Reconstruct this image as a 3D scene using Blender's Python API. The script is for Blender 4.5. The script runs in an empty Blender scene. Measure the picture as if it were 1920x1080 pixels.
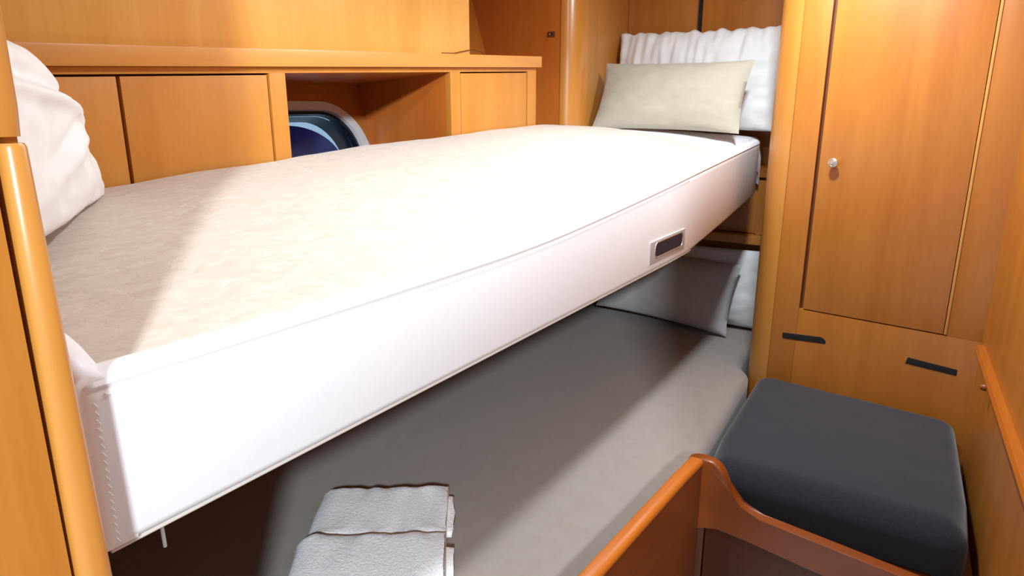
import bpy, bmesh, math, random
from mathutils import Vector, Matrix, noise

scene = bpy.context.scene
COL = scene.collection
random.seed(4)

# ------------------------------------------------------------------ camera
# origin = the photographer's eye, +Y runs along the berths, z up
F_PX = 1275.0
PITCH = math.radians(14.93)
YAW = math.radians(33.4)
cd = bpy.data.cameras.new('camera')
cd.sensor_width = 36.0
cd.lens = F_PX / 1920.0 * 36.0
cd.clip_start = 0.02
cam = bpy.data.objects.new('camera', cd)
COL.objects.link(cam)
cam.location = (0, 0, 0)
cam.rotation_euler = (math.radians(90) - PITCH, 0, YAW)
scene.camera = cam

# ------------------------------------------------------------------ world + lights + exposure
scene.view_settings.view_transform = 'Standard'
scene.view_settings.look = 'None'
scene.view_settings.gamma = 1.0
scene.view_settings.use_curve_mapping = False
scene.view_settings.exposure = 0.14
w = bpy.data.worlds.new('daylight')
scene.world = w
w.use_nodes = True
w.node_tree.nodes['Background'].inputs[0].default_value = (0.55, 0.78, 1.0, 1)
w.node_tree.nodes['Background'].inputs[1].default_value = 0.60


def lamp(name, loc, target, power, size, color):
    l = bpy.data.lights.new(name, 'AREA')
    l.shape = 'DISK'
    l.size = size
    l.energy = power
    l.color = color
    o = bpy.data.objects.new(name, l)
    COL.objects.link(o)
    o.location = loc
    d = Vector(target) - Vector(loc)
    o.rotation_euler = d.to_track_quat('-Z', 'Y').to_euler()
    return o


lamp('companionway_lamp', (1.30, -1.68, 0.95), (-0.75, 1.3, -0.3), 138, 0.20, (0.82, 0.93, 1.0))
lamp('ceiling_lamp_forward', (-0.43, 1.90, 0.62), (-0.48, 1.90, -0.6), 18, 0.10, (0.82, 0.92, 1.0))
lamp('ceiling_lamp_aft', (-0.48, 0.95, 0.62), (-0.50, 0.95, -0.6), 8, 0.10, (0.84, 0.93, 1.0))

# ------------------------------------------------------------------ materials


def srgb(r, g, b):
    def c(v):
        v /= 255.0
        return v / 12.92 if v <= 0.04045 else ((v + 0.055) / 1.055) ** 2.4
    return (c(r), c(g), c(b), 1.0)


def new_mat(name):
    m = bpy.data.materials.new(name)
    m.use_nodes = True
    nt = m.node_tree
    return m, nt, nt.nodes['Principled BSDF']


def wood(name, light, dark, axis='z', rough=0.36, scale=1.0, coat=0.2, amount=0.6):
    m, nt, b = new_mat(name)
    N, L = nt.nodes, nt.links
    tc = N.new('ShaderNodeTexCoord')
    mp = N.new('ShaderNodeMapping')
    s = {'z': (14, 14, 1.1), 'y': (14, 1.1, 14), 'x': (1.1, 14, 14)}[axis]
    mp.inputs['Scale'].default_value = [v * scale for v in s]
    L.new(tc.outputs['Object'], mp.inputs['Vector'])
    n1 = N.new('ShaderNodeTexNoise')
    n1.inputs['Scale'].default_value = 1.0
    n1.inputs['Detail'].default_value = 4
    n1.inputs['Distortion'].default_value = 0.6
    L.new(mp.outputs[0], n1.inputs['Vector'])
    n2 = N.new('ShaderNodeTexNoise')
    n2.inputs['Scale'].default_value = 9.0
    n2.inputs['Detail'].default_value = 3
    L.new(mp.outputs[0], n2.inputs['Vector'])
    n3 = N.new('ShaderNodeTexNoise')
    n3.inputs['Scale'].default_value = 3.0
    n3.inputs['Detail'].default_value = 1
    L.new(tc.outputs['Object'], n3.inputs['Vector'])
    a = N.new('ShaderNodeMath'); a.operation = 'MULTIPLY_ADD'
    a.inputs[1].default_value = 0.30
    L.new(n2.outputs['Fac'], a.inputs[0]); L.new(n1.outputs['Fac'], a.inputs[2])
    a2 = N.new('ShaderNodeMath'); a2.operation = 'MULTIPLY_ADD'
    a2.inputs[1].default_value = 0.45
    L.new(n3.outputs['Fac'], a2.inputs[0]); L.new(a.outputs[0], a2.inputs[2])
    r = N.new('ShaderNodeMapRange')
    r.inputs['From Min'].default_value = 0.55
    r.inputs['From Max'].default_value = 1.20
    r.inputs['To Min'].default_value = 0.5 - amount / 2
    r.inputs['To Max'].default_value = 0.5 + amount / 2
    L.new(a2.outputs[0], r.inputs['Value'])
    mx = N.new('ShaderNodeMix'); mx.data_type = 'RGBA'
    mx.inputs['A'].default_value = light
    mx.inputs['B'].default_value = dark
    L.new(r.outputs[0], mx.inputs['Factor'])
    L.new(mx.outputs['Result'], b.inputs['Base Color'])
    b.inputs['Roughness'].default_value = rough
    b.inputs['Coat Weight'].default_value = coat
    b.inputs['Coat Roughness'].default_value = 0.22
    bp = N.new('ShaderNodeBump')
    bp.inputs['Strength'].default_value = 0.04
    bp.inputs['Distance'].default_value = 0.002
    L.new(n2.outputs['Fac'], bp.inputs['Height'])
    L.new(bp.outputs[0], b.inputs['Normal'])
    return m


def cloth(name, c1, c2, scale=60.0, bump=0.25, weave=500.0, rough=0.9, sheen=0.25, stretch=(1, 1, 1), dist=0.004):
    m, nt, b = new_mat(name)
    N, L = nt.nodes, nt.links
    tc = N.new('ShaderNodeTexCoord')
    mp = N.new('ShaderNodeMapping')
    mp.inputs['Scale'].default_value = stretch
    L.new(tc.outputs['Object'], mp.inputs['Vector'])
    n1 = N.new('ShaderNodeTexNoise')
    n1.inputs['Scale'].default_value = scale
    n1.inputs['Detail'].default_value = 5
    n1.inputs['Roughness'].default_value = 0.6
    n1.inputs['Distortion'].default_value = 0.8
    L.new(mp.outputs[0], n1.inputs['Vector'])
    n2 = N.new('ShaderNodeTexNoise')
    n2.inputs['Scale'].default_value = weave
    n2.inputs['Detail'].default_value = 2
    L.new(tc.outputs['Object'], n2.inputs['Vector'])
    mx = N.new('ShaderNodeMix'); mx.data_type = 'RGBA'
    mx.inputs['A'].default_value = c1
    mx.inputs['B'].default_value = c2
    r = N.new('ShaderNodeMapRange')
    r.inputs['From Min'].default_value = 0.3
    r.inputs['From Max'].default_value = 0.7
    L.new(n1.outputs['Fac'], r.inputs['Value'])
    L.new(r.outputs[0], mx.inputs['Factor'])
    L.new(mx.outputs['Result'], b.inputs['Base Color'])
    b.inputs['Roughness'].default_value = rough
    b.inputs['Specular IOR Level'].default_value = 0.15
    b.inputs['Sheen Weight'].default_value = sheen
    b.inputs['Sheen Roughness'].default_value = 0.5
    bp = N.new('ShaderNodeBump')
    bp.inputs['Strength'].default_value = bump
    bp.inputs['Distance'].default_value = dist
    L.new(n1.outputs['Fac'], bp.inputs['Height'])
    bp2 = N.new('ShaderNodeBump')
    bp2.inputs['Strength'].default_value = 0.2
    bp2.inputs['Distance'].default_value = 0.0008
    L.new(n2.outputs['Fac'], bp2.inputs['Height'])
    L.new(bp.outputs[0], bp2.inputs['Normal'])
    L.new(bp2.outputs[0], b.inputs['Normal'])
    return m


def plain(name, col, rough=0.5, metal=0.0, spec=0.5, noise_amt=0.04, coat=0.0):
    m, nt, b = new_mat(name)
    N, L = nt.nodes, nt.links
    tc = N.new('ShaderNodeTexCoord')
    n = N.new('ShaderNodeTexNoise')
    n.inputs['Scale'].default_value = 40
    L.new(tc.outputs['Object'], n.inputs['Vector'])
    mx = N.new('ShaderNodeMix'); mx.data_type = 'RGBA'
    mx.inputs['A'].default_value = col
    mx.inputs['B'].default_value = tuple(c * (1 - noise_amt * 2) for c in col[:3]) + (1,)
    L.new(n.outputs['Fac'], mx.inputs['Factor'])
    L.new(mx.outputs['Result'], b.inputs['Base Color'])
    b.inputs['Roughness'].default_value = rough
    b.inputs['Metallic'].default_value = metal
    b.inputs['Specular IOR Level'].default_value = spec
    b.inputs['Coat Weight'].default_value = coat
    return m


HONEY_L, HONEY_D = srgb(210, 145, 66), srgb(184, 113, 40)
AMBER_L, AMBER_D = srgb(200, 130, 52), srgb(166, 92, 26)
M = {}
M['honey'] = wood('honey_veneer', HONEY_L, HONEY_D, 'z')
M['honey_gloss'] = wood('honey_gloss_veneer', HONEY_L, HONEY_D, 'z', rough=0.28, coat=0.7)
M['honey_wide'] = wood('honey_wide_veneer', srgb(222, 166, 86), srgb(200, 134, 56), 'z', scale=0.7, rough=0.36, amount=0.95)
M['honey_long'] = wood('honey_long_grain', srgb(218, 156, 80), srgb(192, 122, 54), 'y')
M['amber'] = wood('amber_veneer', AMBER_L, AMBER_D, 'z')
M['amber_long'] = wood('amber_long_grain', AMBER_L, AMBER_D, 'x')
M['rust'] = wood('red_brown_veneer', srgb(206, 120, 48), srgb(178, 94, 30), 'z')
M['rail'] = wood('varnished_rail', srgb(150, 76, 16), srgb(122, 54, 8), 'x', rough=0.36, coat=0.15)
M['rail_long'] = wood('varnished_rail_long', srgb(196, 112, 36), srgb(166, 84, 20), 'y', rough=0.2, coat=0.6)
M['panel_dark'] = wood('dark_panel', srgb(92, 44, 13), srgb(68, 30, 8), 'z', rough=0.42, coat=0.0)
M['panel_shaded'] = wood('shaded_board_face', srgb(124, 60, 18), srgb(94, 42, 10), 'y', rough=0.4, coat=0.0)  # darker tone paints the shade on the lee board's face
M['bracket'] = plain('gap_brown', srgb(112, 56, 18), 0.6)
M['vinyl'] = plain('white_vinyl', (0.86, 0.86, 0.87, 1), 0.42, spec=0.4, noise_amt=0.01)
M['thread'] = plain('white_thread', (0.80, 0.79, 0.78, 1), 0.8)
M['piping'] = plain('pale_piping', srgb(214, 206, 196), 0.5)
M['linen'] = cloth('beige_linen', srgb(206, 192, 178), srgb(192, 175, 159), 70, 0.8, 700, stretch=(1, 0.4, 1))
M['sheet'] = cloth('white_sheet', (0.84, 0.84, 0.85, 1), (0.78, 0.78, 0.80, 1), 14, 0.2, 700)
M['pillow_white'] = cloth('white_cotton', (0.84, 0.835, 0.82, 1), (0.78, 0.775, 0.76, 1), 16, 0.25, 700)
M['pillow_linen'] = cloth('oatmeal_linen', srgb(184, 178, 160), srgb(177, 170, 152), 30, 0.15, 800)
M['pillow_grey'] = cloth('grey_linen', srgb(190, 187, 184), srgb(183, 179, 176), 30, 0.15, 800)
M['sheet_mauve'] = cloth('stone_jersey', srgb(150, 140, 131), srgb(145, 134, 125), 24, 0.10, 900)
M['navy'] = cloth('charcoal_blue_upholstery', srgb(46, 49, 57), srgb(37, 40, 47), 240, 0.25, 1100, sheen=0.3)
M['towel'] = cloth('white_terry', (0.95, 0.955, 0.96, 1), (0.92, 0.925, 0.935, 1), 150, 0.8, 900, dist=0.004, stretch=(1, 1, 1))
M['steel'] = plain('brushed_steel', (0.62, 0.62, 0.63, 1), 0.36, 0.6)
M['nickel'] = plain('satin_nickel', (0.78, 0.72, 0.64, 1), 0.33, 1.0)
M['black'] = plain('black_recess', (0.012, 0.010, 0.010, 1), 0.6)
M['navy_dark'] = plain('dark_navy_recess', (0.008, 0.009, 0.022, 1), 0.5)
M['alu'] = plain('grey_aluminium_frame', (0.74, 0.76, 0.80, 1), 0.45, 0.0)
M['shade_blue'] = plain('dark_blue_cover', (0.022, 0.034, 0.10, 1), 0.4, noise_amt=0.25)
M['rubber'] = plain('dark_green_seal', (0.004, 0.008, 0.014, 1), 0.35)
M['white'] = plain('white_gelcoat', (0.80, 0.79, 0.76, 1), 0.55)
M['teak'] = wood('cabin_sole', srgb(150, 92, 50), srgb(112, 64, 32), 'y')
m, nt, b = new_mat('translucent_blue_blind')
tl = nt.nodes.new('ShaderNodeBsdfTranslucent')
cl = nt.nodes.new('ShaderNodeTexNoise')
tc = nt.nodes.new('ShaderNodeTexCoord')
cl.inputs['Scale'].default_value = 9
nt.links.new(tc.outputs['Object'], cl.inputs['Vector'])
mx = nt.nodes.new('ShaderNodeMix'); mx.data_type = 'RGBA'
mx.inputs['A'].default_value = (0.06, 0.11, 0.36, 1)
mx.inputs['B'].default_value = (0.17, 0.23, 0.48, 1)
nt.links.new(cl.outputs['Fac'], mx.inputs['Factor'])
nt.links.new(mx.outputs['Result'], tl.inputs['Color'])
nt.links.new(mx.outputs['Result'], b.inputs['Base Color'])
ms = nt.nodes.new('ShaderNodeMixShader')
ms.inputs[0].default_value = 0.6
nt.links.new(b.outputs[0], ms.inputs[1])
nt.links.new(tl.outputs[0], ms.inputs[2])
nt.links.new(ms.outputs[0], nt.nodes['Material Output'].inputs['Surface'])
M['blind'] = m
m, nt, b = new_mat('clear_pane')
b.inputs['Base Color'].default_value = (0.85, 0.93, 1.0, 1)
b.inputs['Transmission Weight'].default_value = 1.0
b.inputs['Roughness'].default_value = 0.0
b.inputs['IOR'].default_value = 1.2
M['glass'] = m

# ------------------------------------------------------------------ helpers


def link(name, bm, mat, parent=None, smooth=True, angle=40):
    bmesh.ops.recalc_face_normals(bm, faces=bm.faces[:])
    me = bpy.data.meshes.new(name)
    if parent is not None:
        base = Vector(parent.get('_base', (0, 0, 0)))
        bm.transform(Matrix.Translation(-base))
    bm.to_mesh(me)
    bm.free()
    if isinstance(mat, (list, tuple)):
        for x in mat:
            me.materials.append(x)
    else:
        me.materials.append(mat)
    if smooth:
        me.polygons.foreach_set('use_smooth', [True] * len(me.polygons))
        me.set_sharp_from_angle(angle=math.radians(angle))
    o = bpy.data.objects.new(name, me)
    COL.objects.link(o)
    if parent is not None:
        o.parent = parent
        o['_base'] = parent.get('_base', (0, 0, 0))
    return o


def thing(name, label, cat, base, group=None):
    o = bpy.data.objects.new(name, None)
    o.empty_display_size = 0.1
    COL.objects.link(o)
    o.location = base
    o['_base'] = tuple(base)
    o['label'] = label
    o['category'] = cat
    if group:
        o['group'] = group
    return o


def tag(o, label, cat, group=None):
    o['label'] = label
    o['category'] = cat
    if group:
        o['group'] = group
    return o


def structure(o):
    o['kind'] = 'structure'
    return o


def add_box(bm, lo, hi, bev=0.0, mat4=None, fn=None):
    r = bmesh.ops.create_cube(bm, size=1.0)
    vs = r['verts']
    lo, hi = Vector(lo), Vector(hi)
    for v in vs:
        v.co = Vector([lo[i] + (v.co[i] + 0.5) * (hi[i] - lo[i]) for i in range(3)])
    if bev > 0:
        es = list({e for v in vs for e in v.link_edges})
        r2 = bmesh.ops.bevel(bm, geom=es, offset=bev, segments=2, profile=0.7, affect='EDGES')
        vs = list({v for f in r2['faces'] for v in f.verts} | {v for v in vs if v.is_valid})
    for v in vs:
        if mat4 is not None:
            v.co = mat4 @ v.co
        if fn:
            v.co = fn(v.co)
    return vs


def box(lo, hi, bev=0.0, mat4=None, fn=None):
    bm = bmesh.new()
    add_box(bm, lo, hi, bev, mat4, fn)
    return bm


def add_prism(bm, pts, a, b, place, bev=0.0):
    """pts = 2d outline; place(u, v, w) -> 3d; extruded w from a to b"""
    va = [bm.verts.new(place(u, v, a)) for u, v in pts]
    vb = [bm.verts.new(place(u, v, b)) for u, v in pts]
    n = len(pts)
    fs = [bm.faces.new(va), bm.faces.new(vb[::-1])]
    for i in range(n):
        fs.append(bm.faces.new((va[i], vb[i], vb[(i + 1) % n], va[(i + 1) % n])))
    if bev > 0:
        es = list(set(fs[0].edges) | set(fs[1].edges))
        bmesh.ops.bevel(bm, geom=es, offset=bev, segments=3, profile=0.6, affect='EDGES')


def prism(pts, a, b, place, bev=0.0):
    bm = bmesh.new()
    add_prism(bm, pts, a, b, place, bev)
    return bm


def add_loft(bm, rings, closed=True, caps=True):
    R = [[bm.verts.new(p) for p in r] for r in rings]
    n = len(R[0])
    for i in range(len(R) - 1):
        for j in range(n if closed else n - 1):
            k = (j + 1) % n
            bm.faces.new((R[i][j], R[i][k], R[i + 1][k], R[i + 1][j]))
    if caps and closed:
        bm.faces.new(R[0][::-1])
        bm.faces.new(R[-1])
    return R


def loft(rings, closed=True, caps=True):
    bm = bmesh.new()
    add_loft(bm, rings, closed, caps)
    return bm


def add_tube(bm, pts, r, seg=8):
    pts = [Vector(p) for p in pts]
    rings = []
    for i, p in enumerate(pts):
        t = (pts[min(i + 1, len(pts) - 1)] - pts[max(i - 1, 0)]).normalized()
        a = t.cross(Vector((0.13, 0.21, 0.97)))
        if a.length < 1e-4:
            a = t.cross(Vector((1, 0, 0)))
        a.normalize()
        c = t.cross(a)
        rings.append([p + r * (math.cos(2 * math.pi * k / seg) * a + math.sin(2 * math.pi * k / seg) * c) for k in range(seg)])
    add_loft(bm, rings)


def add_lathe(bm, prof, center, axis, seg=28):
    """prof = (radius, height) along axis"""
    axis = Vector(axis).normalized()
    a = axis.cross(Vector((0, 0, 1)))
    if a.length < 1e-3:
        a = Vector((1, 0, 0))
    a.normalize()
    c = axis.cross(a)
    rings = [[Vector(center) + axis * h + r * (math.cos(2 * math.pi * k / seg) * a + math.sin(2 * math.pi * k / seg) * c)
              for k in range(seg)] for r, h in prof]
    add_loft(bm, rings)


def rrect(w, h, r, n=8, rx=None):
    pts = []
    rx = rx or r
    for cx, cy, a0 in ((w / 2 - rx, h / 2 - r, 0), (-w / 2 + rx, h / 2 - r, 90), (-w / 2 + rx, -h / 2 + r, 180), (w / 2 - rx, -h / 2 + r, 270)):
        for i in range(n + 1):
            a = math.radians(a0 + 90.0 * i / n)
            pts.append((cx + rx * math.cos(a), cy + r * math.sin(a)))
    return pts


def lerp(tab, x):
    if x <= tab[0][0]:
        return tab[0][1]
    for (x0, y0), (x1, y1) in zip(tab, tab[1:]):
        if x <= x1:
            t = (x - x0) / (x1 - x0)
            return y0 + t * (y1 - y0)
    return tab[-1][1]


def spl(tab, x):
    """smooth (Catmull-Rom) table"""
    n = len(tab)
    if x <= tab[0][0]:
        return tab[0][1]
    if x >= tab[-1][0]:
        return tab[-1][1]
    for i in range(n - 1):
        if x <= tab[i + 1][0]:
            break
    x0, y0 = tab[i]
    x1, y1 = tab[i + 1]
    m0 = (y1 - tab[i - 1][1]) / (x1 - tab[i - 1][0]) if i > 0 else (y1 - y0) / (x1 - x0)
    m1 = (tab[i + 2][1] - y0) / (tab[i + 2][0] - x0) if i + 2 < n else (y1 - y0) / (x1 - x0)
    h = x1 - x0
    t = (x - x0) / h
    return (2 * t**3 - 3 * t**2 + 1) * y0 + (t**3 - 2 * t**2 + t) * h * m0 + (-2 * t**3 + 3 * t**2) * y1 + (t**3 - t**2) * h * m1


def nz(x, y, z=0.0):
    return noise.noise(Vector((x, y, z)))


SHEER = 0.0430


def sheer(v):
    return Vector((v[0], v[1], v[2] + SHEER * v[1]))


# ================================================================== THE ROOM
CEIL = 0.64
FLOOR = -1.42


def wx(y):                       # inner face of the right-hand bulkhead
    return 0.108 + 0.08 * (2.272 - y)


structure(link('ceiling', box((-2.3, -0.25, CEIL), (0.75, 3.05, CEIL + 0.03)), M['white'], smooth=False))
structure(link('floor', box((-2.3, -0.95, FLOOR - 0.03), (0.75, 3.05, FLOOR)), M['white'], smooth=False))

# right wall, slightly splayed
bm = prism([(wx(2.95), 2.95), (wx(0.25) + 0.004, 0.25), (wx(0.25) + 0.034, 0.25), (wx(2.95) + 0.03, 2.95)], FLOOR, CEIL, lambda u, v, q: (u, v, q))
structure(link('wall_right', bm, M['amber'], smooth=False))
# far wall behind the berths
structure(link('wall_back', box((-2.0, 2.93, FLOOR), (0.2, 2.96, CEIL)), M['honey'], smooth=False))

# outer hull lining, leaning outboard, with the port cut through
HP = Vector((-1.69, 1.643, 0.07))
HU = Vector((0, 1, 0))                               # along the hull
HV = Vector((-0.31, 0, 1)).normalized()              # up the lean
HN = HU.cross(HV) * 1.0                              # inboard normal
if HN.x < 0:
    HN = -HN
WC = Vector((-1.6222, 1.375, -0.150))                # port centre on the lining


def hp(u, v, q=0.0):
    return WC + HU * u + HV * v + HN * q


WW, WH, WR = 0.50, 0.345, 0.165
bm = bmesh.new()
inner = rrect(WW - 0.02, WH - 0.02, WR - 0.01, 10)
outer = []
for (x, y) in inner:
    s = max(abs(x) / 1.0, abs(y) / 0.75)
    outer.append((x, y))
O = [(1.75, 0.9), (-1.25, 0.9), (-1.25, -0.30), (1.75, -0.30)]
n = len(inner)
va = [bm.verts.new(hp(x, y)) for x, y in inner]
vb = [bm.verts.new(hp(x, y, -0.02)) for x, y in inner]
oc = [bm.verts.new(hp(x, y)) for x, y in O]
q = n // 4
for i in range(n):
    bm.faces.new((va[i], va[(i + 1) % n], vb[(i + 1) % n], vb[i]))
for c in range(4):
    for i in range(c * q, c * q + q - 1):
        bm.faces.new((oc[c], va[i], va[i + 1]))
    a, d = va[c * q + q - 1], va[(c * q + q) % n]
    bm.faces.new((oc[c], a, d, oc[(c + 1) % 4]))
structure(link('wall_hull', bm, M['amber'], smooth=False))

structure(link('wall_berth', box((-1.66, 0.20, FLOOR), (-1.63, 2.96, -0.425)), M['amber'], smooth=False))

# port: aluminium ring, dark seal, clear pane, dark blue cover outside
win = bpy.data.objects.new('window_1', None)
COL.objects.link(win)
win.location = WC
win['_base'] = tuple(WC)
win['kind'] = 'structure'


def ring(o_w, o_h, o_r, i_w, i_h, i_r, q0, q1, name, mat, bev=0.0):
    A, B = rrect(o_w, o_h, o_r, 10), rrect(i_w, i_h, i_r, 10)
    n = len(A)
    bm = bmesh.new()
    rings = [[hp(x, y, q0) for x, y in A], [hp(x, y, q1 - bev) for x, y in A],
             [hp(x * (1 - bev / o_w), y * (1 - bev / o_h), q1) for x, y in A],
             [hp(x, y, q1) for x, y in B], [hp(x, y, q0) for x, y in B]]
    rings.append(rings[0])
    R = add_loft(bm, rings[:-1], True, False)
    for j in range(n):
        k = (j + 1) % n
        bm.faces.new((R[-1][j], R[-1][k], R[0][k], R[0][j]))
    return link(name, bm, mat, win)


ring(WW, WH, WR, WW - 0.068, WH - 0.056, WR - 0.034, -0.010, 0.010, 'window_frame', M['alu'], 0.004)
ring(WW - 0.060, WH - 0.05, WR - 0.03, WW - 0.082, WH - 0.074, WR - 0.038, -0.09, -0.004, 'window_seal', M['rubber'])
link('window_pane', prism(rrect(WW - 0.083, WH - 0.075, WR - 0.04, 10), -0.030, -0.025, hp), M['glass'], win)
link('window_blind', prism([(x - 0.012, y - 0.012) for x, y in rrect(WW - 0.090, WH - 0.080, 0.125, 12, 0.19)], -0.075, -0.070, hp), M['blind'], win)

# doorway on the left edge of the picture: bulkhead, flat jamb panel, rounded moulding
structure(link('wall_front', box((-2.3, 0.205, FLOOR), (-0.640, 0.248, CEIL)), M['amber'], smooth=False))
structure(link('wall_left', box((-0.640, -0.30, FLOOR), (-0.6045, 0.2145, -0.033)), M['amber'], smooth=False))


def moulding(name, levels, mat):
    """rounded jamb moulding; levels = (z, y_near, y_far, x_crest)"""
    rings = []
    for z, y0, y1, xc in levels:
        c, h = (y0 + y1) / 2, (y1 - y0) / 2
        pr = [Vector((-0.640, y0, z))]
        for i in range(17):
            a = math.radians(-90 + 180 * i / 16)
            ca = max(0.0, math.cos(a))
            pr.append(Vector((-0.616 + (xc + 0.616) * ca ** 0.55, c + h * math.sin(a), z)))
        pr.append(Vector((-0.640, y1, z)))
        rings.append(pr)
    return link(name, loft(rings), mat, None, angle=55)


structure(moulding('trim_1', [(FLOOR, 0.214, 0.2520, -0.597), (-0.46, 0.2172, 0.2482, -0.597), (-0.20, 0.2195, 0.2442, -0.598), (-0.030, 0.2210, 0.2410, -0.598), (-0.0268, 0.2220, 0.2400, -0.600)], M['honey']))
structure(moulding('trim_2', [(-0.022, 0.140, 0.2400, -0.602), (0.0, 0.140, 0.2410, -0.598), (0.2, 0.140, 0.2430, -0.597), (CEIL, 0.140, 0.2450, -0.597)], M['honey']))
structure(link('wall_jamb', box((-0.640, -0.30, -0.022), (-0.620, 0.138, CEIL)), M['amber'], smooth=False))

# unseen bulkhead right of the photographer, added to shade wardrobe and seat
structure(link('wall_light_block', box((0.275, 0.205, FLOOR), (0.75, 0.248, CEIL)), M['amber'], smooth=False))

# handrail along the right wall, with its peg
bm = bmesh.new()
rings = []
for y in (2.21, 1.8, 1.4, 1.0, 0.6):
    x = wx(y)
    rings.append([Vector((x + 0.004, y, -0.640)), Vector((x - 0.016, y, -0.642)), Vector((x - 0.021, y, -0.650)),
                  Vector((x - 0.018, y, -0.666)), Vector((x + 0.004, y, -0.672))])
rail = thing('grab_rail', 'slim varnished wooden rail running along the right wall above the seat', 'rail', (wx(1.2), 1.2, -0.65))
link('rail_bar', loft(rings), M['rail_long'], rail)
bm = bmesh.new()
add_lathe(bm, [(0.008, 0), (0.010, 0.012), (0.006, 0.022), (0.001, 0.023)], (wx(1.97) - 0.002, 1.97, -0.676), (-1, 0, -0.2), 14)
link('rail_peg', bm, M['rail'], rail)

# small block at the right edge of the picture
tag(link('rail_block', box((wx(1.98) - 0.022, 1.93, -0.018), (wx(1.98) + 0.01, 2.03, 0.026), 0.003), M['rail']),
    'small square wooden block on the right wall beside the wardrobe', 'block')

# ================================================================== HULL-SIDE CABINET
CX = -1.30
DOOR_Y = 2.425
cab = thing('hull_cabinet', 'honey wood cabinet with open niche and thick shelf top behind upper berth', 'cabinet', (-1.3, 1.2, -0.4))


def cbox(lo, hi, bev=0.0):
    return box(lo, hi, bev, fn=sheer)


YE = 2.125
TOP = 0.040                       # underside of the shelf lip (before sheer)
DT = 0.0265                       # top of the doors
# face frame: head rail, stiles, bottom rail
bm = bmesh.new()
add_box(bm, (CX - 0.02, 0.26, DT + 0.001), (CX, YE, TOP), 0.001, fn=sheer)
add_box(bm, (CX - 0.02, 1.007, -0.42), (CX, 1.050, DT + 0.001), 0.001, fn=sheer)
add_box(bm, (CX - 0.02, 1.643, -0.42), (CX, 1.690, DT + 0.001), 0.001, fn=sheer)
add_box(bm, (CX - 0.02, 2.069, -0.42), (CX, YE, DT + 0.001), 0.001, fn=sheer)
add_box(bm, (CX - 0.02, 1.05, -0.42), (CX, 1.643, -0.36), 0.001, fn=sheer)
link('face_frame', bm, M['honey'], cab)
# shelf top with its lip
bm = bmesh.new()
add_box(bm, (CX - 0.50, 0.26, TOP + 0.0005), (CX + 0.016, YE + 0.012, TOP + 0.037), 0.003, fn=sheer)
link('shelf_top', bm, M['honey_long'], cab)


def cdoor(name, y0, y1):
    return link(name, cbox((CX - 0.016, y0, -0.42), (CX - 0.002, y1, DT - 0.003), 0.0015), M['honey'], cab)


cdoor('cabinet_door', 0.684, 1.002)
cdoor('cabinet_door', 1.695, 2.064)
cdoor('fixed_panel', 0.26, 0.677)
link('carcass_back', cbox((CX - 0.024, 0.26, -0.42), (CX - 0.0205, 1.048, DT)), M['bracket'], cab, smooth=False)
link('carcass_back', cbox((CX - 0.024, 1.66, -0.42), (CX - 0.0205, YE, DT)), M['bracket'], cab, smooth=False)
# niche lining (sides reach the leaning hull)


def hull_x(z):
    return -1.69 + 0.31 * (0.07 - z)


for nm, y0, y1 in (('niche_side', 1.044, 1.050), ('niche_side', 1.643, 1.651)):
    zt = 0.10
    pts = [(CX - 0.0202, -0.42), (CX - 0.0202, zt), (hull_x(zt) - 0.0, zt), (hull_x(-0.42), -0.42)]
    link(nm, prism(pts, y0, y1, lambda u, v, q: (u, q, v)), M['rust'], cab, smooth=False)
bm = loft([[Vector((CX - 0.004, 1.05, 0.0725)), Vector((CX - 0.004, 1.643, 0.098)), Vector((CX - 0.004, 1.643, 0.104)), Vector((CX - 0.004, 1.05, 0.079))],
           [Vector((-1.70, 1.05, 0.060)), Vector((-1.70, 1.643, 0.068)), Vector((-1.70, 1.643, 0.104)), Vector((-1.70, 1.05, 0.079))]])
link('niche_top', bm, M['rust'], cab, smooth=False)
link('cabinet_floor', box((-1.625, 0.26, -0.424), (CX - 0.004, DOOR_Y, -0.404)), M['panel_dark'], cab, smooth=False)
# end panel of the cabinet
link('end_panel', cbox((CX - 0.40, YE - 0.015, -0.42), (CX - 0.021, YE - 0.001, TOP)), M['honey'], cab, smooth=False)

# locker above the shelf
lock = thing('upper_locker', 'wide pale honey locker front standing on the shelf top', 'locker', (CX - 0.02, 1.0, 0.12))
link('locker_front', box((CX - 0.020, 0.255, TOP + 0.0375), (CX - 0.004, 1.745, CEIL - 0.002), 0.001, fn=lambda v: Vector((v[0], v[1], v[2] + (SHEER * v[1] if v[2] < 0.3 else 0)))), M['honey_wide'], lock)
link('locker_end', box((CX - 0.42, 1.727, TOP + 0.0375 + SHEER * 1.74), (CX - 0.021, 1.744, CEIL - 0.002)), M['honey'], lock, smooth=False)

# thin cord lying on the shelf edge
bm = bmesh.new()
zc = TOP + 0.0385 + SHEER * 1.72
add_tube(bm, [(CX + 0.004, 1.60, zc - 0.004), (CX + 0.003, 1.66, zc - 0.001), (CX + 0.001, 1.70, zc + 0.006), (CX, 1.735, zc + 0.012),
              (CX - 0.002, 1.765, zc + 0.0145), (CX - 0.006, 1.80, zc + 0.012), (CX - 0.012, 1.84, zc + 0.004)], 0.0011, 6)
tag(link('cord', bm, M['panel_dark']), 'short thin brown cord curling up from the shelf edge', 'cord')

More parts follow.
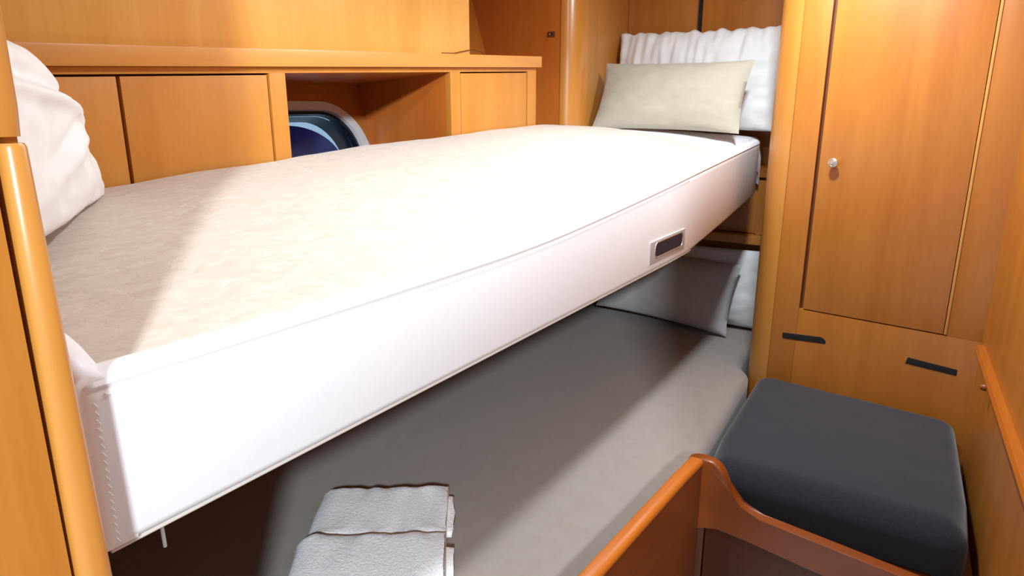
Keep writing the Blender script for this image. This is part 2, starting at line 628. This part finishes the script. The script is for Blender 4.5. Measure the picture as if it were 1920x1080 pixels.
# ================================================================== HANGING LOCKER (far left corner)
hang = thing('hanging_locker', 'tall amber wood locker with rounded corner post left of the far pillows', 'locker', (-1.4, 2.5, FLOOR))
DY = 2.43
LOW = -0.424
PX = -1.375
SX = -1.31
link('locker_door', box((-1.95, DY, LOW), (PX - 0.002, DY + 0.018, CEIL - 0.002), 0.001), M['rust'], hang)
pr = []
for i in range(13):
    a = math.radians(270 + 90 * i / 12)
    pr.append((PX + (SX - PX + 0.004) * math.cos(a), DY + 0.092 + 0.095 * math.sin(a)))
pr += [(SX - 0.02, DY + 0.092), (PX + 0.001, DY + 0.03)]
link('corner_post', prism(pr, LOW, CEIL - 0.002, lambda u, v, q: (u, v, q)), M['honey_gloss'], hang)
link('side_panel', box((SX - 0.018, DY + 0.094, LOW), (SX, 2.93, CEIL - 0.002)), M['honey'], hang, smooth=False)
link('locker_floor', box((-1.62, DY + 0.020, LOW), (SX - 0.019, 2.93, LOW + 0.015)), M['panel_dark'], hang, smooth=False)
lx = -1.4185
lt = link('latch_plate', box((lx - 0.016, DY - 0.003, 0.262), (lx + 0.016, DY + 0.001, 0.282), 0.001), M['bracket'], hang)
bm = bmesh.new()
add_box(bm, (lx - 0.001, DY - 0.0042, 0.2685), (lx + 0.009, DY - 0.002, 0.2765), 0.001)
link('latch_hole', bm, M['black'], lt)
bm = bmesh.new()
add_lathe(bm, [(0.0035, 0), (0.0035, 0.005), (0.002, 0.007), (0.0003, 0.0072)], (lx - 0.005, DY - 0.003, 0.272), (0, -1, 0), 12)
link('latch_button', bm, M['nickel'], lt)

# lockers on the far wall above the foot of the berth
EY = 2.90
end = thing('end_locker', 'amber wood locker with two flat doors above the far pillows', 'locker', (-1.0, EY, 0.0))
link('locker_door', box((-1.308, EY - 0.0, -0.28), (-1.004, EY + 0.018, CEIL - 0.002), 0.001), M['amber'], end)
link('locker_door', box((-0.985, EY + 0.006, -0.28), (-0.575, EY + 0.024, CEIL - 0.002), 0.001), M['amber'], end)
link('locker_back', box((-1.308, EY + 0.0245, -0.28), (-0.575, EY + 0.028, CEIL - 0.002)), M['black'], end, smooth=False)

# shelf front below the upper berth, over the lower pillows
al = thing('alcove_shelf', 'small honey wood shelf front under the far end of upper berth', 'shelf', (-0.9, 2.88, -0.5))
link('shelf_panel', box((-1.308, 2.890, -0.510), (-0.692, 2.905, -0.29), 0.001), M['amber'], al)
link('shelf_stile', box((-0.690, 2.878, -0.512), (-0.575, 2.905, -0.29), 0.001), M['honey'], al)
link('shelf_ledge', box((-1.308, 2.838, -0.549), (-0.575, 2.905, -0.513), 0.004), M['honey'], al)

# ================================================================== WARDROBE
wd = thing('wardrobe', 'tall amber wood wardrobe with round knob and rounded left corner', 'wardrobe', (-0.2, 2.4, FLOOR))
WD = Vector((1, -0.13, 0)).normalized()
WN = Vector((-0.13, -1, 0)).normalized()              # towards the cabin
W0 = Vector((-0.324, 2.322, 0))


def wp(s, z, q=0.0):
    """point on the wardrobe face: s along it, z up, q out of the face"""
    p = W0 + WD * s + WN * q
    return Vector((p.x, p.y, z))


def wbox(s0, z0, s1, z1, q0, q1, bev=0.0):
    bm = bmesh.new()
    vs = add_box(bm, (s0, q0, z0), (s1, q1, z1), bev)
    for v in bm.verts:
        v.co = wp(v.co.x, v.co.z, v.co.y)
    return bm


SL = (-0.479 + 0.324) / WD.x      # groove
DL = (-0.3835 + 0.324) / WD.x     # door left
DR = (0.0150 + 0.324) / WD.x
CR = (0.112 + 0.324) / WD.x
DB = -0.6455
bm = wbox(SL + 0.0035, FLOOR, DL - 0.0125, CEIL - 0.002, -0.02, 0.0, 0.001)
link('left_stile', bm, M['amber'], wd)
link('right_stile', wbox(DR + 0.0076, DB - 0.003, CR, CEIL - 0.002, -0.02, 0.0, 0.001), M['amber'], wd)
link('bottom_panel', wbox(DL - 0.0122, FLOOR, CR, DB - 0.0035, -0.02, 0.0, 0.001), M['amber'], wd)
dr = link('door', wbox(DL, DB, DR - 0.0015, CEIL - 0.004, -0.018, 0.0015, 0.0015), M['amber'], wd)
link('door_lit_bead', wbox(DR + 0.0005, DB, DR + 0.0075, CEIL - 0.002, -0.02, 0.0025, 0.0012), M['honey_wide'], wd)  # paler veneer paints the light caught on the frame edge
link('backing', wbox(SL - 0.004, FLOOR, CR, CEIL - 0.002, -0.026, -0.0205), M['bracket'], wd, smooth=False)
ks = (-0.338 + 0.324) / WD.x
bm = bmesh.new()
add_lathe(bm, [(0.0065, -0.001), (0.0065, 0.010), (0.0125, 0.014), (0.0145, 0.018), (0.0140, 0.0215), (0.0105, 0.0225), (0.0098, 0.0215), (0.006, 0.0225), (0.0004, 0.023)],
          wp(ks - 0.001, -0.166, 0.0015), WN, 32)
link('knob', bm, M['nickel'], dr)
# two dark finger slots
for k, pts in enumerate(([(-0.440, -0.741), (-0.316, -0.7295), (-0.302, -0.739), (-0.301, -0.7495), (-0.4385, -0.761)],
                         [(-0.065, -0.737), (0.064, -0.7445), (0.0635, -0.763), (-0.070, -0.7575)])):
    bm = prism([((x + 0.324) / WD.x, z) for x, z in pts], -0.010, 0.0012, lambda u, v, q: wp(u, v, q), 0.0004)
    o = link('finger_slot', bm, M['black'], wd)
# rounded corner post
R = 0.094
c = wp(SL, 0, -R)
pr = []
for i in range(17):
    a = math.radians(90 * i / 16)
    p = c + WN * (R * math.cos(a)) - WD * (R * math.sin(a))
    pr.append((p.x, p.y))
pe = pr[-1]
pr += [(pe[0], 2.93), (pe[0] + 0.02, 2.93), (pe[0] + 0.02, c.y), (c.x, c.y - R + 0.02)]
link('corner_post', prism(pr, FLOOR, CEIL - 0.002, lambda u, v, q: (u, v, q)), M['honey'], wd)

# ================================================================== UPPER BERTH
RIM = [(0.262, -0.256), (0.40, -0.258), (0.75, -0.258), (1.0, -0.256), (1.2, -0.248), (1.65, -0.217), (2.05, -0.184), (2.43, -0.153), (2.67, -0.134)]
BOT = [(0.262, -0.425), (1.90, -0.418), (1.96, -0.414), (2.29, -0.372), (2.64, -0.322), (2.67, -0.318)]
berth = thing('upper_berth', 'white upholstered upper berth with deep front board and steel latch', 'berth', (-0.9, 1.4, -0.42))
FX = -0.65
ys = [0.262, 0.266, 0.272, 0.28] + [0.28 + (2.67 - 0.28) * i / 60 for i in range(1, 61)]
rings = []
for i, y in enumerate(ys):
    z = spl(RIM, y)
    zb = lerp(BOT, y)
    ins = {0: 0.008, 1: 0.003}.get(i, 0.0)
    if i == len(ys) - 1:
        ins = 0.004
    sec = [(FX - 0.012, zb + 0.0), (FX - 0.003, zb + 0.002), (FX, zb + 0.010), (FX, z - 0.012), (FX, z - 0.004), (FX - 0.0015, z), (FX + 0.0005, z + 0.003),
           (FX - 0.004, z + 0.011), (FX - 0.012, z + 0.016), (FX - 0.024, z + 0.017), (FX - 0.034, z + 0.013), (FX - 0.040, z + 0.004), (FX - 0.042, z - 0.03), (FX - 0.042, zb)]
    rings.append([Vector((x - ins, y, zz)) for x, zz in sec])
link('front_board', loft(rings), M['vinyl'], berth, angle=60)
# stitches under the roll and down the left edge
bm = bmesh.new()
y = 0.285
while y < 1.9:
    z = spl(RIM, y)
    add_tube(bm, [(FX - 0.0002, y, z - 0.0050), (FX + 0.0009, y + 0.003, z - 0.0068), (FX - 0.0002, y + 0.006, z - 0.0088)], 0.0005, 5)
    y += 0.0090
z = -0.268
while z > -0.415:
    add_tube(bm, [(FX - 0.0002, 0.2745, z), (FX + 0.0010, 0.2760, z - 0.003), (FX - 0.0002, 0.2775, z - 0.006)], 0.0006, 5)
    z -= 0.0085
link('stitching', bm, M['thread'], berth)
# raised left end, curling up towards the wall
rings = []
for i in range(25):
    t = i / 24
    x = -0.652 - t * 0.62
    z = -0.240 + 0.030 * min(1, t / 0.10) ** 0.8 + 0.03 * t
    rings.append([Vector((x, 0.2605, -0.424)), Vector((x, 0.2605, z - 0.012)), Vector((x, 0.264, z - 0.002)), Vector((x, 0.272, z)), Vector((x, 0.286 - 0.0 * t, z - 0.004)),
                  Vector((x, 0.294, z - 0.016)), Vector((x, 0.296, -0.424))])
link('end_board', loft(rings), M['vinyl'], berth, angle=60)
bm = bmesh.new()
add_prism(bm, [(0.262, -0.424), (1.94, -0.414), (2.66, -0.316), (2.66, -0.296), (1.94, -0.394), (0.262, -0.404)], -1.285, FX - 0.013, lambda u, v, q: (q, u, v))
link('base_board', bm, M['panel_dark'], berth, smooth=False)
# pale edging under the front board
bm = bmesh.new()
add_tube(bm, [(FX - 0.006, y, lerp(BOT, y) - 0.0026) for y in (0.27, 0.6, 1.0, 1.4, 1.8, 1.94, 1.965)], 0.0024, 8)
link('edge_piping', bm, M['piping'], berth)
# steel latch with a rounded finger recess
lat = link('latch', box((FX - 0.004, 1.628, -0.3985), (FX + 0.003, 1.886, -0.338), 0.0015), M['steel'], berth)
bm = prism([(y + 1.764, z - 0.3642) for y, z in rrect(0.200, 0.036, 0.015, 8)], FX - 0.002, FX + 0.0036, lambda u, v, q: (q, u, v))
link('latch_recess', bm, M['navy_dark'], lat)
bm = bmesh.new()
pr = [(y + 1.764, z - 0.3642) for y, z in rrect(0.206, 0.041, 0.017, 8)]
add_tube(bm, [(FX + 0.0032, y, z) for y, z in pr + pr[:1]], 0.0012, 6)
link('latch_lip', bm, M['nickel'], lat)
bm = bmesh.new()
add_tube(bm, [(-0.70, 0.343, -0.424), (-0.70, 0.344, -0.484)], 0.0022, 8)
link('support_pin', bm, M['steel'], berth)

# -------- mattress (white fitted sheet) and linen cover
ZB = [(0.30, -0.165), (0.45, -0.150), (0.62, -0.140), (0.80, -0.127), (1.05, -0.111), (1.64, -0.083), (2.1, -0.063), (2.35, -0.066), (2.6, -0.078), (2.85, -0.078)]


def front_x(y):
    """inner edge of the rim; the foot end narrows"""
    return FX - 0.040


def top_z(t, y):
    zf = spl(RIM, min(y, 2.6)) + 0.004 + lerp([(2.1, 0.0), (2.5, 0.030)], y)
    zb = spl(ZB, y)
    g = 1 - (1 - t) ** 2.1
    return zf + (zb - zf) * g


def slab(y0, y1, ny, nt, lift, tmax, wr, end0, end1, x_back, under):
    """cloth shell over the mattress: closed below"""
    bm = bmesh.new()
    top, low = [], []
    for i in range(ny + 1):
        u = i / ny
        y = y0 + (y1 - y0) * u
        r1, r2 = [], []
        for j in range(nt + 1):
            t = tmax * j / nt
            x = front_x(y) + (x_back - front_x(y)) * t
            z = top_z(t, y) + lift
            edge = min(1, u / end0) if end0 else 1
            edge2 = min(1, (1 - u) / end1) if end1 else 1
            drop = (1 - math.sqrt(max(0, 1 - (1 - edge) ** 2))) + (1 - math.sqrt(max(0, 1 - (1 - edge2) ** 2)))
            f = min(1, t / 0.06)
            z -= under * 0.5 * drop
            z += wr * f * (nz(x * 5, y * 3.2, 1.3) + 0.5 * nz(x * 11 + 3, y * 8, 4.1) + 0.22 * nz(x * 30, y * 22, 7.7))
            z -= 0.010 * (1 - math.sqrt(max(0, 1 - (1 - f) ** 2)))
            r1.append(bm.verts.new((x, y, z)))
            r2.append(bm.verts.new((x, y, z - under)))
        top.append(r1); low.append(r2)
    for i in range(ny):
        for j in range(nt):
            bm.faces.new((top[i][j], top[i + 1][j], top[i + 1][j + 1], top[i][j + 1]))
            bm.faces.new((low[i][j], low[i][j + 1], low[i + 1][j + 1], low[i + 1][j]))
    for i in range(ny):
        bm.faces.new((top[i][0], low[i][0], low[i + 1][0], top[i + 1][0]))
        bm.faces.new((top[i][nt], top[i + 1][nt], low[i + 1][nt], low[i][nt]))
    for j in range(nt):
        bm.faces.new((top[0][j], top[0][j + 1], low[0][j + 1], low[0][j]))
        bm.faces.new((top[ny][j], low[ny][j], low[ny][j + 1], top[ny][j + 1]))
    return bm


tag(link('mattress', slab(0.300, 2.86, 110, 34, -0.010, 1.0, 0.003, 0.0, 0.02, -1.288, 0.12), M['sheet'], angle=70),
    'white sheeted mattress lying in the upper berth', 'mattress')
tag(link('bed_cover', slab(0.302, 2.30, 200, 70, 0.0, 1.0, 0.0055, 0.02, 0.02, -1.290, 0.009), M['linen'], angle=70),
    'crumpled beige linen cover spread over the upper berth mattress', 'bedding')


# -------- pillows
def pillow(w, h, th, origin, ux, uy, n=40, pinch=0.06, wr=0.006, seed=0.0, p=2.6, gather=0.0, sag=None, power=0.55):
    """closed cushion; origin = middle of the bottom edge, ux along it, uy up its face"""
    ux, uy = Vector(ux).normalized(), Vector(uy).normalized()
    uy = (uy - ux * uy.dot(ux)).normalized()
    un = ux.cross(uy)
    origin = Vector(origin)
    bm = bmesh.new()
    G = []
    for side in (1, -1):
        g = []
        for i in range(n + 1):
            row = []
            for j in range(n + 1):
                u = -1 + 2 * i / n
                v = -1 + 2 * j / n
                prof = max(0.0, (1 - abs(u) ** p) * (1 - abs(v) ** p)) ** power
                cu = 1 - pinch * (1 - abs(v) ** 2) * 1.0
                cv = 1 - pinch * (1 - abs(u) ** 2) * 1.4
                x = u * w / 2 * cu
                y = h / 2 + v * h / 2 * cv
                z = side * th / 2 * prof
                wz = wr * (nz(u * 2.2 + seed, v * 1.6, side + seed) + 0.5 * nz(u * 5 + seed, v * 4, side * 2 + seed))
                # folds radiating out of the corners and edges
                rr = max(abs(u), abs(v))
                wz += wr * 0.9 * nz(u * 6 + seed, v * 6, 3.3) * rr ** 3
                if gather:
                    gz = nz(u * 13 + seed, v * 0.9, 5.0)
                    wz += gather * gz * (0.15 + 0.85 * max(0, (v + 0.2) / 1.2) ** 1.2)
                    y += gather * 0.7 * nz(u * 9 + seed, 2.0, 0) * max(0, v) ** 2
                z += wz * (prof ** 0.5) * side
                if sag:
                    y, z, x = sag(u, v, x, y, z)
                row.append((x, y, z))
            g.append(row)
        G.append(g)
    V = [[None] * (n + 1) for _ in range(n + 1)], [[None] * (n + 1) for _ in range(n + 1)]
    for i in range(n + 1):
        for j in range(n + 1):
            b_ = i in (0, n) or j in (0, n)
            for s in (0, 1):
                if s == 1 and b_:
                    V[1][i][j] = V[0][i][j]
                    continue
                x, y, z = G[s][i][j]
                V[s][i][j] = bm.verts.new(origin + ux * x + uy * y + un * z)
    for s in (0, 1):
        for i in range(n):
            for j in range(n):
                q = (V[s][i][j], V[s][i + 1][j], V[s][i + 1][j + 1], V[s][i][j + 1])
                bm.faces.new(q if s == 0 else q[::-1])
    return bm, (origin, ux, uy, un)


def piping(bm_frame, w, h, pinch, r):
    origin, ux, uy, un = bm_frame
    pts = []
    N = 24
    for a, b_, c_, d_ in ((-1, -1, 1, -1), (1, -1, 1, 1), (1, 1, -1, 1), (-1, 1, -1, -1)):
        for k in range(N):
            t = k / N
            u, v = a + (c_ - a) * t, b_ + (d_ - b_) * t
            cu = 1 - pinch * (1 - abs(v) ** 2)
            cv = 1 - pinch * (1 - abs(u) ** 2) * 1.4
            pts.append(origin + ux * (u * w / 2 * cu) + uy * (h / 2 + v * h / 2 * cv))
    bm = bmesh.new()
    add_tube(bm, pts + [pts[0], pts[1]], r, 6)
    return bm


PG = 'pillows in the two berths'
# far end of the upper berth: white pillow against the locker doors
bm, fr = pillow(0.675, 0.385, 0.13, (-0.960, 2.74, -0.088), (1, -0.02, -0.01), (0, 0.14, 1), n=80, pinch=0.02, wr=0.010, seed=2.0, gather=0.026)
tag(link('pillow', bm, M['pillow_white'], angle=80), 'large white pillow with gathered top behind the oatmeal cushion, upper berth', 'pillow', PG)
bm, fr = pillow(0.585, 0.272, 0.13, (-0.968, 2.47, -0.088), (1, -0.04, -0.012), (0, 0.42, 1), n=52, pinch=0.045, wr=0.006, seed=7.0, p=2.2, power=0.62)
cush = link('cushion', bm, M['pillow_linen'], angle=80)
tag(cush, 'small oatmeal linen cushion in front of the white pillow, far end of upper berth', 'cushion')
def slump(u, v, x, y, z):
    """propped pillow sinking away from its upper corner, hem folded at the top"""
    k = max(0.0, (v + 1) / 2)
    x -= 0.125 * k * max(0.0, u + 0.4)
    y -= 0.030 * k * max(0.0, u) ** 2
    if z > 0:
        z += 0.012 * math.exp(-((v - 0.42 + 0.25 * u) / 0.10) ** 2) - 0.010 * math.exp(-((v - 0.62 + 0.25 * u) / 0.12) ** 2)
        z += 0.010 * math.exp(-((v + 0.35 - 0.45 * u) / 0.10) ** 2) * max(0, 1 - abs(u - 0.3) * 1.4)
        z -= 0.008 * math.exp(-((v + 0.15 - 0.45 * u) / 0.08) ** 2) * max(0, 1 - abs(u - 0.3) * 1.4)
    return y, z, x


# near end of the upper berth: white pillow propped in the corner
bm, fr = pillow(0.56, 0.245, 0.085, (-0.99, 0.407, -0.158), (-0.78, 0.62, 0.05), (-0.03, -0.09, 1), n=60, pinch=0.02, wr=0.007, seed=11.0, p=3.0, sag=slump)
tag(link('pillow', bm, M['pillow_white'], angle=80), 'off-white pillow propped in the corner behind the door post', 'pillow', PG)

# ================================================================== LOWER BERTH
LZ = -0.918
lb = thing('lower_berth', 'lower berth with a varnished wooden lee board along its open side', 'berth', (-0.9, 1.6, FLOOR))
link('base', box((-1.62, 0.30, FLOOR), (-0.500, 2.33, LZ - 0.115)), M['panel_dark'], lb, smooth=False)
rings = []
for y in (0.32, 0.60, 0.96, 1.20, 1.415, 1.50, 1.5195):
    xo = lerp([(0.32, -0.520), (0.961, -0.495), (1.415, -0.477), (1.545, -0.470)], y)
    xi = xo + 0.034
    z = -0.837 + lerp([(0.32, 0.0), (1.415, 0.0), (1.545, -0.004)], y)
    sec = [(xo, z - 0.014), (xo, z - 0.005), (xo + 0.004, z), (xi - 0.006, z), (xi, z - 0.006), (xi, z - 0.014)]
    rings.append([Vector((a, y, c_)) for a, c_ in sec])
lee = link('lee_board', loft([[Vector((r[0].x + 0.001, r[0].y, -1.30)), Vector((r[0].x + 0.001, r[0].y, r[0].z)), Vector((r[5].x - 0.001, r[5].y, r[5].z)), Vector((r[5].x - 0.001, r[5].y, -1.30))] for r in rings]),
           M['panel_shaded'], lb, angle=50)
link('board_lit_top', loft(rings), M['rail_long'], lee, angle=50)  # top edge of the board, its lit tone put into the colour
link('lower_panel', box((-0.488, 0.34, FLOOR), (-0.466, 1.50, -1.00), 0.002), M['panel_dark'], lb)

# mattress in its stone-coloured sheet
outline = [(0.31, -0.522), (0.96, -0.499), (1.415, -0.482), (1.58, -0.480), (1.75, -0.490), (2.10, -0.515), (2.30, -0.530), (2.37, -0.545), (2.43, -0.590), (2.52, -0.605), (2.88, -0.600)]
bm = bmesh.new()
NY, NX = 110, 60
top = []
for i in range(NY + 1):
    y = 0.31 + (2.88 - 0.31) * i / NY
    xf = lerp(outline, y)
    row = []
    for j in range(NX + 1):
        t = (j / NX) ** 1.6
        x = xf + (-1.62 - xf) * t
        d = abs(x - xf)
        z = LZ + 0.004 * nz(x * 5, y * 4, 2) + 0.0015 * nz(x * 16, y * 14, 5)
        z += 0.004 * nz(y * 22, x * 4, 8.0) * math.exp(-d / 0.05)
        rr = 0.035
        if d < rr:
            z -= rr - math.sqrt(rr * rr - (rr - d) ** 2)
        row.append(bm.verts.new((x, y, z)))
    top.append(row)
for i in range(NY):
    for j in range(NX):
        bm.faces.new((top[i][j], top[i + 1][j], top[i + 1][j + 1], top[i][j + 1]))
loopv = [r[0] for r in top] + top[-1][1:] + [r[-1] for r in top[::-1]][1:] + top[0][::-1][1:-1]
low = [bm.verts.new((v.co.x, v.co.y, LZ - 0.112)) for v in loopv]
n = len(loopv)
for i in range(n):
    k = (i + 1) % n
    bm.faces.new((loopv[i], low[i], low[k], loopv[k]))
bm.faces.new(low)
tag(link('mattress', bm, M['sheet_mauve'], angle=70), 'lower berth mattress in a smooth stone grey sheet', 'mattress')

bm, fr = pillow(0.60, 0.30, 0.13, (-1.020, 2.690, LZ + 0.026), (1, -0.02, -0.06), (0, 0.28, 1), n=48, pinch=0.05, wr=0.006, seed=17.0, p=2.2)
tag(link('cushion', bm, M['pillow_grey'], angle=80), 'grey linen cushion on the far end of the lower berth', 'cushion')
bm, fr = pillow(0.64, 0.335, 0.10, (-0.93, 2.835, LZ + 0.012), (1, 0.0, 0), (0, 0.0, 1), n=44, pinch=0.02, wr=0.008, seed=23.0)
tag(link('pillow', bm, M['pillow_white'], angle=80), 'white pillow leaning on the far wall of the lower berth', 'pillow', PG)

# -------- two folded bath towels


def towel(origin, dx, dy, wd_, dp, th, seed, label):
    """one towel folded over: a rounded back edge, layered ends on the right"""
    origin = Vector(origin)
    dx, dy = Vector(dx).normalized(), Vector(dy).normalized()
    root = thing('bath_towel', label, 'towel', origin, 'folded bath towels')

    def layer(u0, u1, v0, v1, z0, z1, sd, amp):
        bm = bmesh.new()
        nu, nv = 44, 40
        rings = []
        for i in range(nu + 1):
            u = u0 + (u1 - u0) * i / nu
            e = min(1, (min(i, nu - i) + 0.4) / 2.2)
            rg = []
            for k in range(nv):
                a = 2 * math.pi * k / nv
                ca, sa = math.cos(a), math.sin(a)
                sx = math.copysign(abs(ca) ** 0.28, ca)
                sz = math.copysign(abs(sa) ** 0.55, sa)
                vv = (v0 + v1) / 2 + (v1 - v0) / 2 * sx
                zz = (z0 + z1) / 2 + (z1 - z0) / 2 * sz * (0.82 + 0.18 * e)
                if sa > 0:
                    zz += amp * (nz(u * 18 + sd, vv * 18, sd) + 0.6 * nz(u * 45 + sd, vv * 30, sd + 3)) * min(1, sa * 2)
                    zz -= 0.006 * max(0.0, (0.035 - (u - u0)) / 0.035) ** 2 * 2
                uu = u + 0.007 * nz(vv * 18 + sd, zz * 20, sd + 1) + 0.003 * nz(vv * 70 + sd, zz * 60, sd + 5)
                vv += 0.006 * nz(u * 12 + sd, 3.0, sd) + 0.05 * max(0.0, 0.03 - (u - u0)) * (1 if vv < (v0 + v1) / 2 else 0)
                rg.append(origin + dx * uu + dy * vv + Vector((0, 0, zz)))
            rings.append(rg)
        add_loft(bm, rings)
        return bm
    link('top_fold', layer(0, wd_, 0, dp, th * 0.36, th, seed, 0.0055), M['towel'], root, angle=75)
    link('inner_fold', layer(0.012, wd_ + 0.016, 0.012, dp * 0.80, 0.002, th * 0.52, seed + 4, 0.002), M['towel'], root, angle=75)
    link('bottom_fold', layer(0.004, wd_ - 0.004, 0.004, dp - 0.004, 0.0, th * 0.42, seed + 9, 0.002), M['towel'], root, angle=75)
    return root


TDX, TDY = (0.815, 0.58, 0), (0.60, -0.80, 0)
towel((-1.165, 0.955, LZ + 0.003), TDX, TDY, 0.292, 0.200, 0.045, 1.0, 'folded white bath towel on the lower berth, the one farther from the camera')
towel((-1.045, 0.790, LZ + 0.003), TDX, TDY, 0.300, 0.225, 0.062, 6.0, 'folded white bath towel on the lower berth, the one cut off by picture bottom')

# ================================================================== SEAT IN THE CORNER
seat = thing('seat_box', 'varnished wooden seat box with a curved front rail', 'seat', (-0.17, 1.9, FLOOR))
prof = [(-0.476, -1.07), (-0.476, -0.850), (-0.462, -0.8435), (-0.440, -0.840), (-0.413, -0.8405), (-0.397, -0.849), (-0.382, -0.868), (-0.370, -0.897), (-0.358, -0.920), (-0.340, -0.939),
        (-0.318, -0.9475), (-0.290, -0.9515), (-0.154, -0.9585), (0.166, -0.975), (0.166, -1.062), (-0.199, -1.030), (-0.319, -1.019), (-0.390, -1.016), (-0.425, -1.020), (-0.452, -1.032)]
bm = prism(prof, 1.520, 1.552, lambda u, v, q: (u, q - 0.06 * (u + 0.45), v), 0.006)
link('front_rail', bm, M['rail'], seat, angle=50)
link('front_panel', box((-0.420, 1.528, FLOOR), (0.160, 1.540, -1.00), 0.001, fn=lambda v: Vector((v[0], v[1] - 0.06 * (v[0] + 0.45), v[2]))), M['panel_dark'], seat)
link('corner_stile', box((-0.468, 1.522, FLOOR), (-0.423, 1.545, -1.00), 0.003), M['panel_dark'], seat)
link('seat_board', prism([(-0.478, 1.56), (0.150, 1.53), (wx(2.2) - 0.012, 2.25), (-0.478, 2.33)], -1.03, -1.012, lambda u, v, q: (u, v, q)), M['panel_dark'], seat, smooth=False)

# cushion
CZ = -0.886
corners = [(-0.492, 2.300), (0.080, 2.232), (0.128, 1.600), (-0.458, 1.600)]


def cush_pt(u, v):
    a = Vector(corners[3]).lerp(Vector(corners[0]), v)
    b_ = Vector(corners[2]).lerp(Vector(corners[1]), v)
    return a.lerp(b_, u)


bm = bmesh.new()
N = 60
rad = 0.045
W_, D_ = 0.58, 0.66
rings_t, rings_b = [], []
for i in range(N + 1):
    rt, rb = [], []
    for j in range(N + 1):
        u = 0.5 - 0.5 * math.cos(math.pi * i / N)
        v = 0.5 - 0.5 * math.cos(math.pi * j / N)
        # round the plan corners
        du, dv = min(u, 1 - u) * W_, min(v, 1 - v) * D_
        cr = 0.05
        uu, vv = u, v
        if du < cr and dv < cr:
            ex, ey = cr - du, cr - dv
            m_ = max(ex, ey)
            r_ = math.hypot(ex, ey)
            if r_ > 1e-6:
                s = m_ / r_
                uu = u + (1 if u < 0.5 else -1) * (ex - ex * s) / W_
                vv = v + (1 if v < 0.5 else -1) * (ey - ey * s) / D_
        du, dv = min(u, 1 - u) * W_, min(v, 1 - v) * D_
        e = min(du, dv)
        fr_ = 0.075 if (v * D_ <= du + 1e-6 and v < 0.5) else 0.030
        fr_ = 0.030 + 0.045 * max(0.0, 1 - v * 4)
        z = CZ + 0.010 * (1 - (2 * u - 1) ** 2) * (1 - (2 * v - 1) ** 2)
        if e < fr_:
            z -= (fr_ - math.sqrt(max(0, fr_ * fr_ - (fr_ - e) ** 2))) * (0.045 / 0.045)
        p = cush_pt(uu, vv)
        z += 0.0015 * nz(p.x * 9, p.y * 9, 1)
        vt = bm.verts.new((p.x, p.y, z))
        rt.append(vt)
        rb.append(vt if (i in (0, N) or j in (0, N)) and False else bm.verts.new((p.x, p.y, -1.010)))
    rings_t.append(rt); rings_b.append(rb)
for i in range(N):
    for j in range(N):
        bm.faces.new((rings_t[i][j], rings_t[i + 1][j], rings_t[i + 1][j + 1], rings_t[i][j + 1]))
        bm.faces.new((rings_b[i][j], rings_b[i][j + 1], rings_b[i + 1][j + 1], rings_b[i + 1][j]))
for i in range(N):
    bm.faces.new((rings_t[i][0], rings_b[i][0], rings_b[i + 1][0], rings_t[i + 1][0]))
    bm.faces.new((rings_t[i][N], rings_t[i + 1][N], rings_b[i + 1][N], rings_b[i][N]))
    bm.faces.new((rings_t[0][i], rings_t[0][i + 1], rings_b[0][i + 1], rings_b[0][i]))
    bm.faces.new((rings_t[N][i], rings_b[N][i], rings_b[N][i + 1], rings_t[N][i + 1]))
tag(link('seat_cushion', bm, M['navy'], angle=70), 'charcoal blue upholstered cushion on the corner seat', 'cushion')

for o in bpy.data.objects:
    if '_base' in o:
        del o['_base']
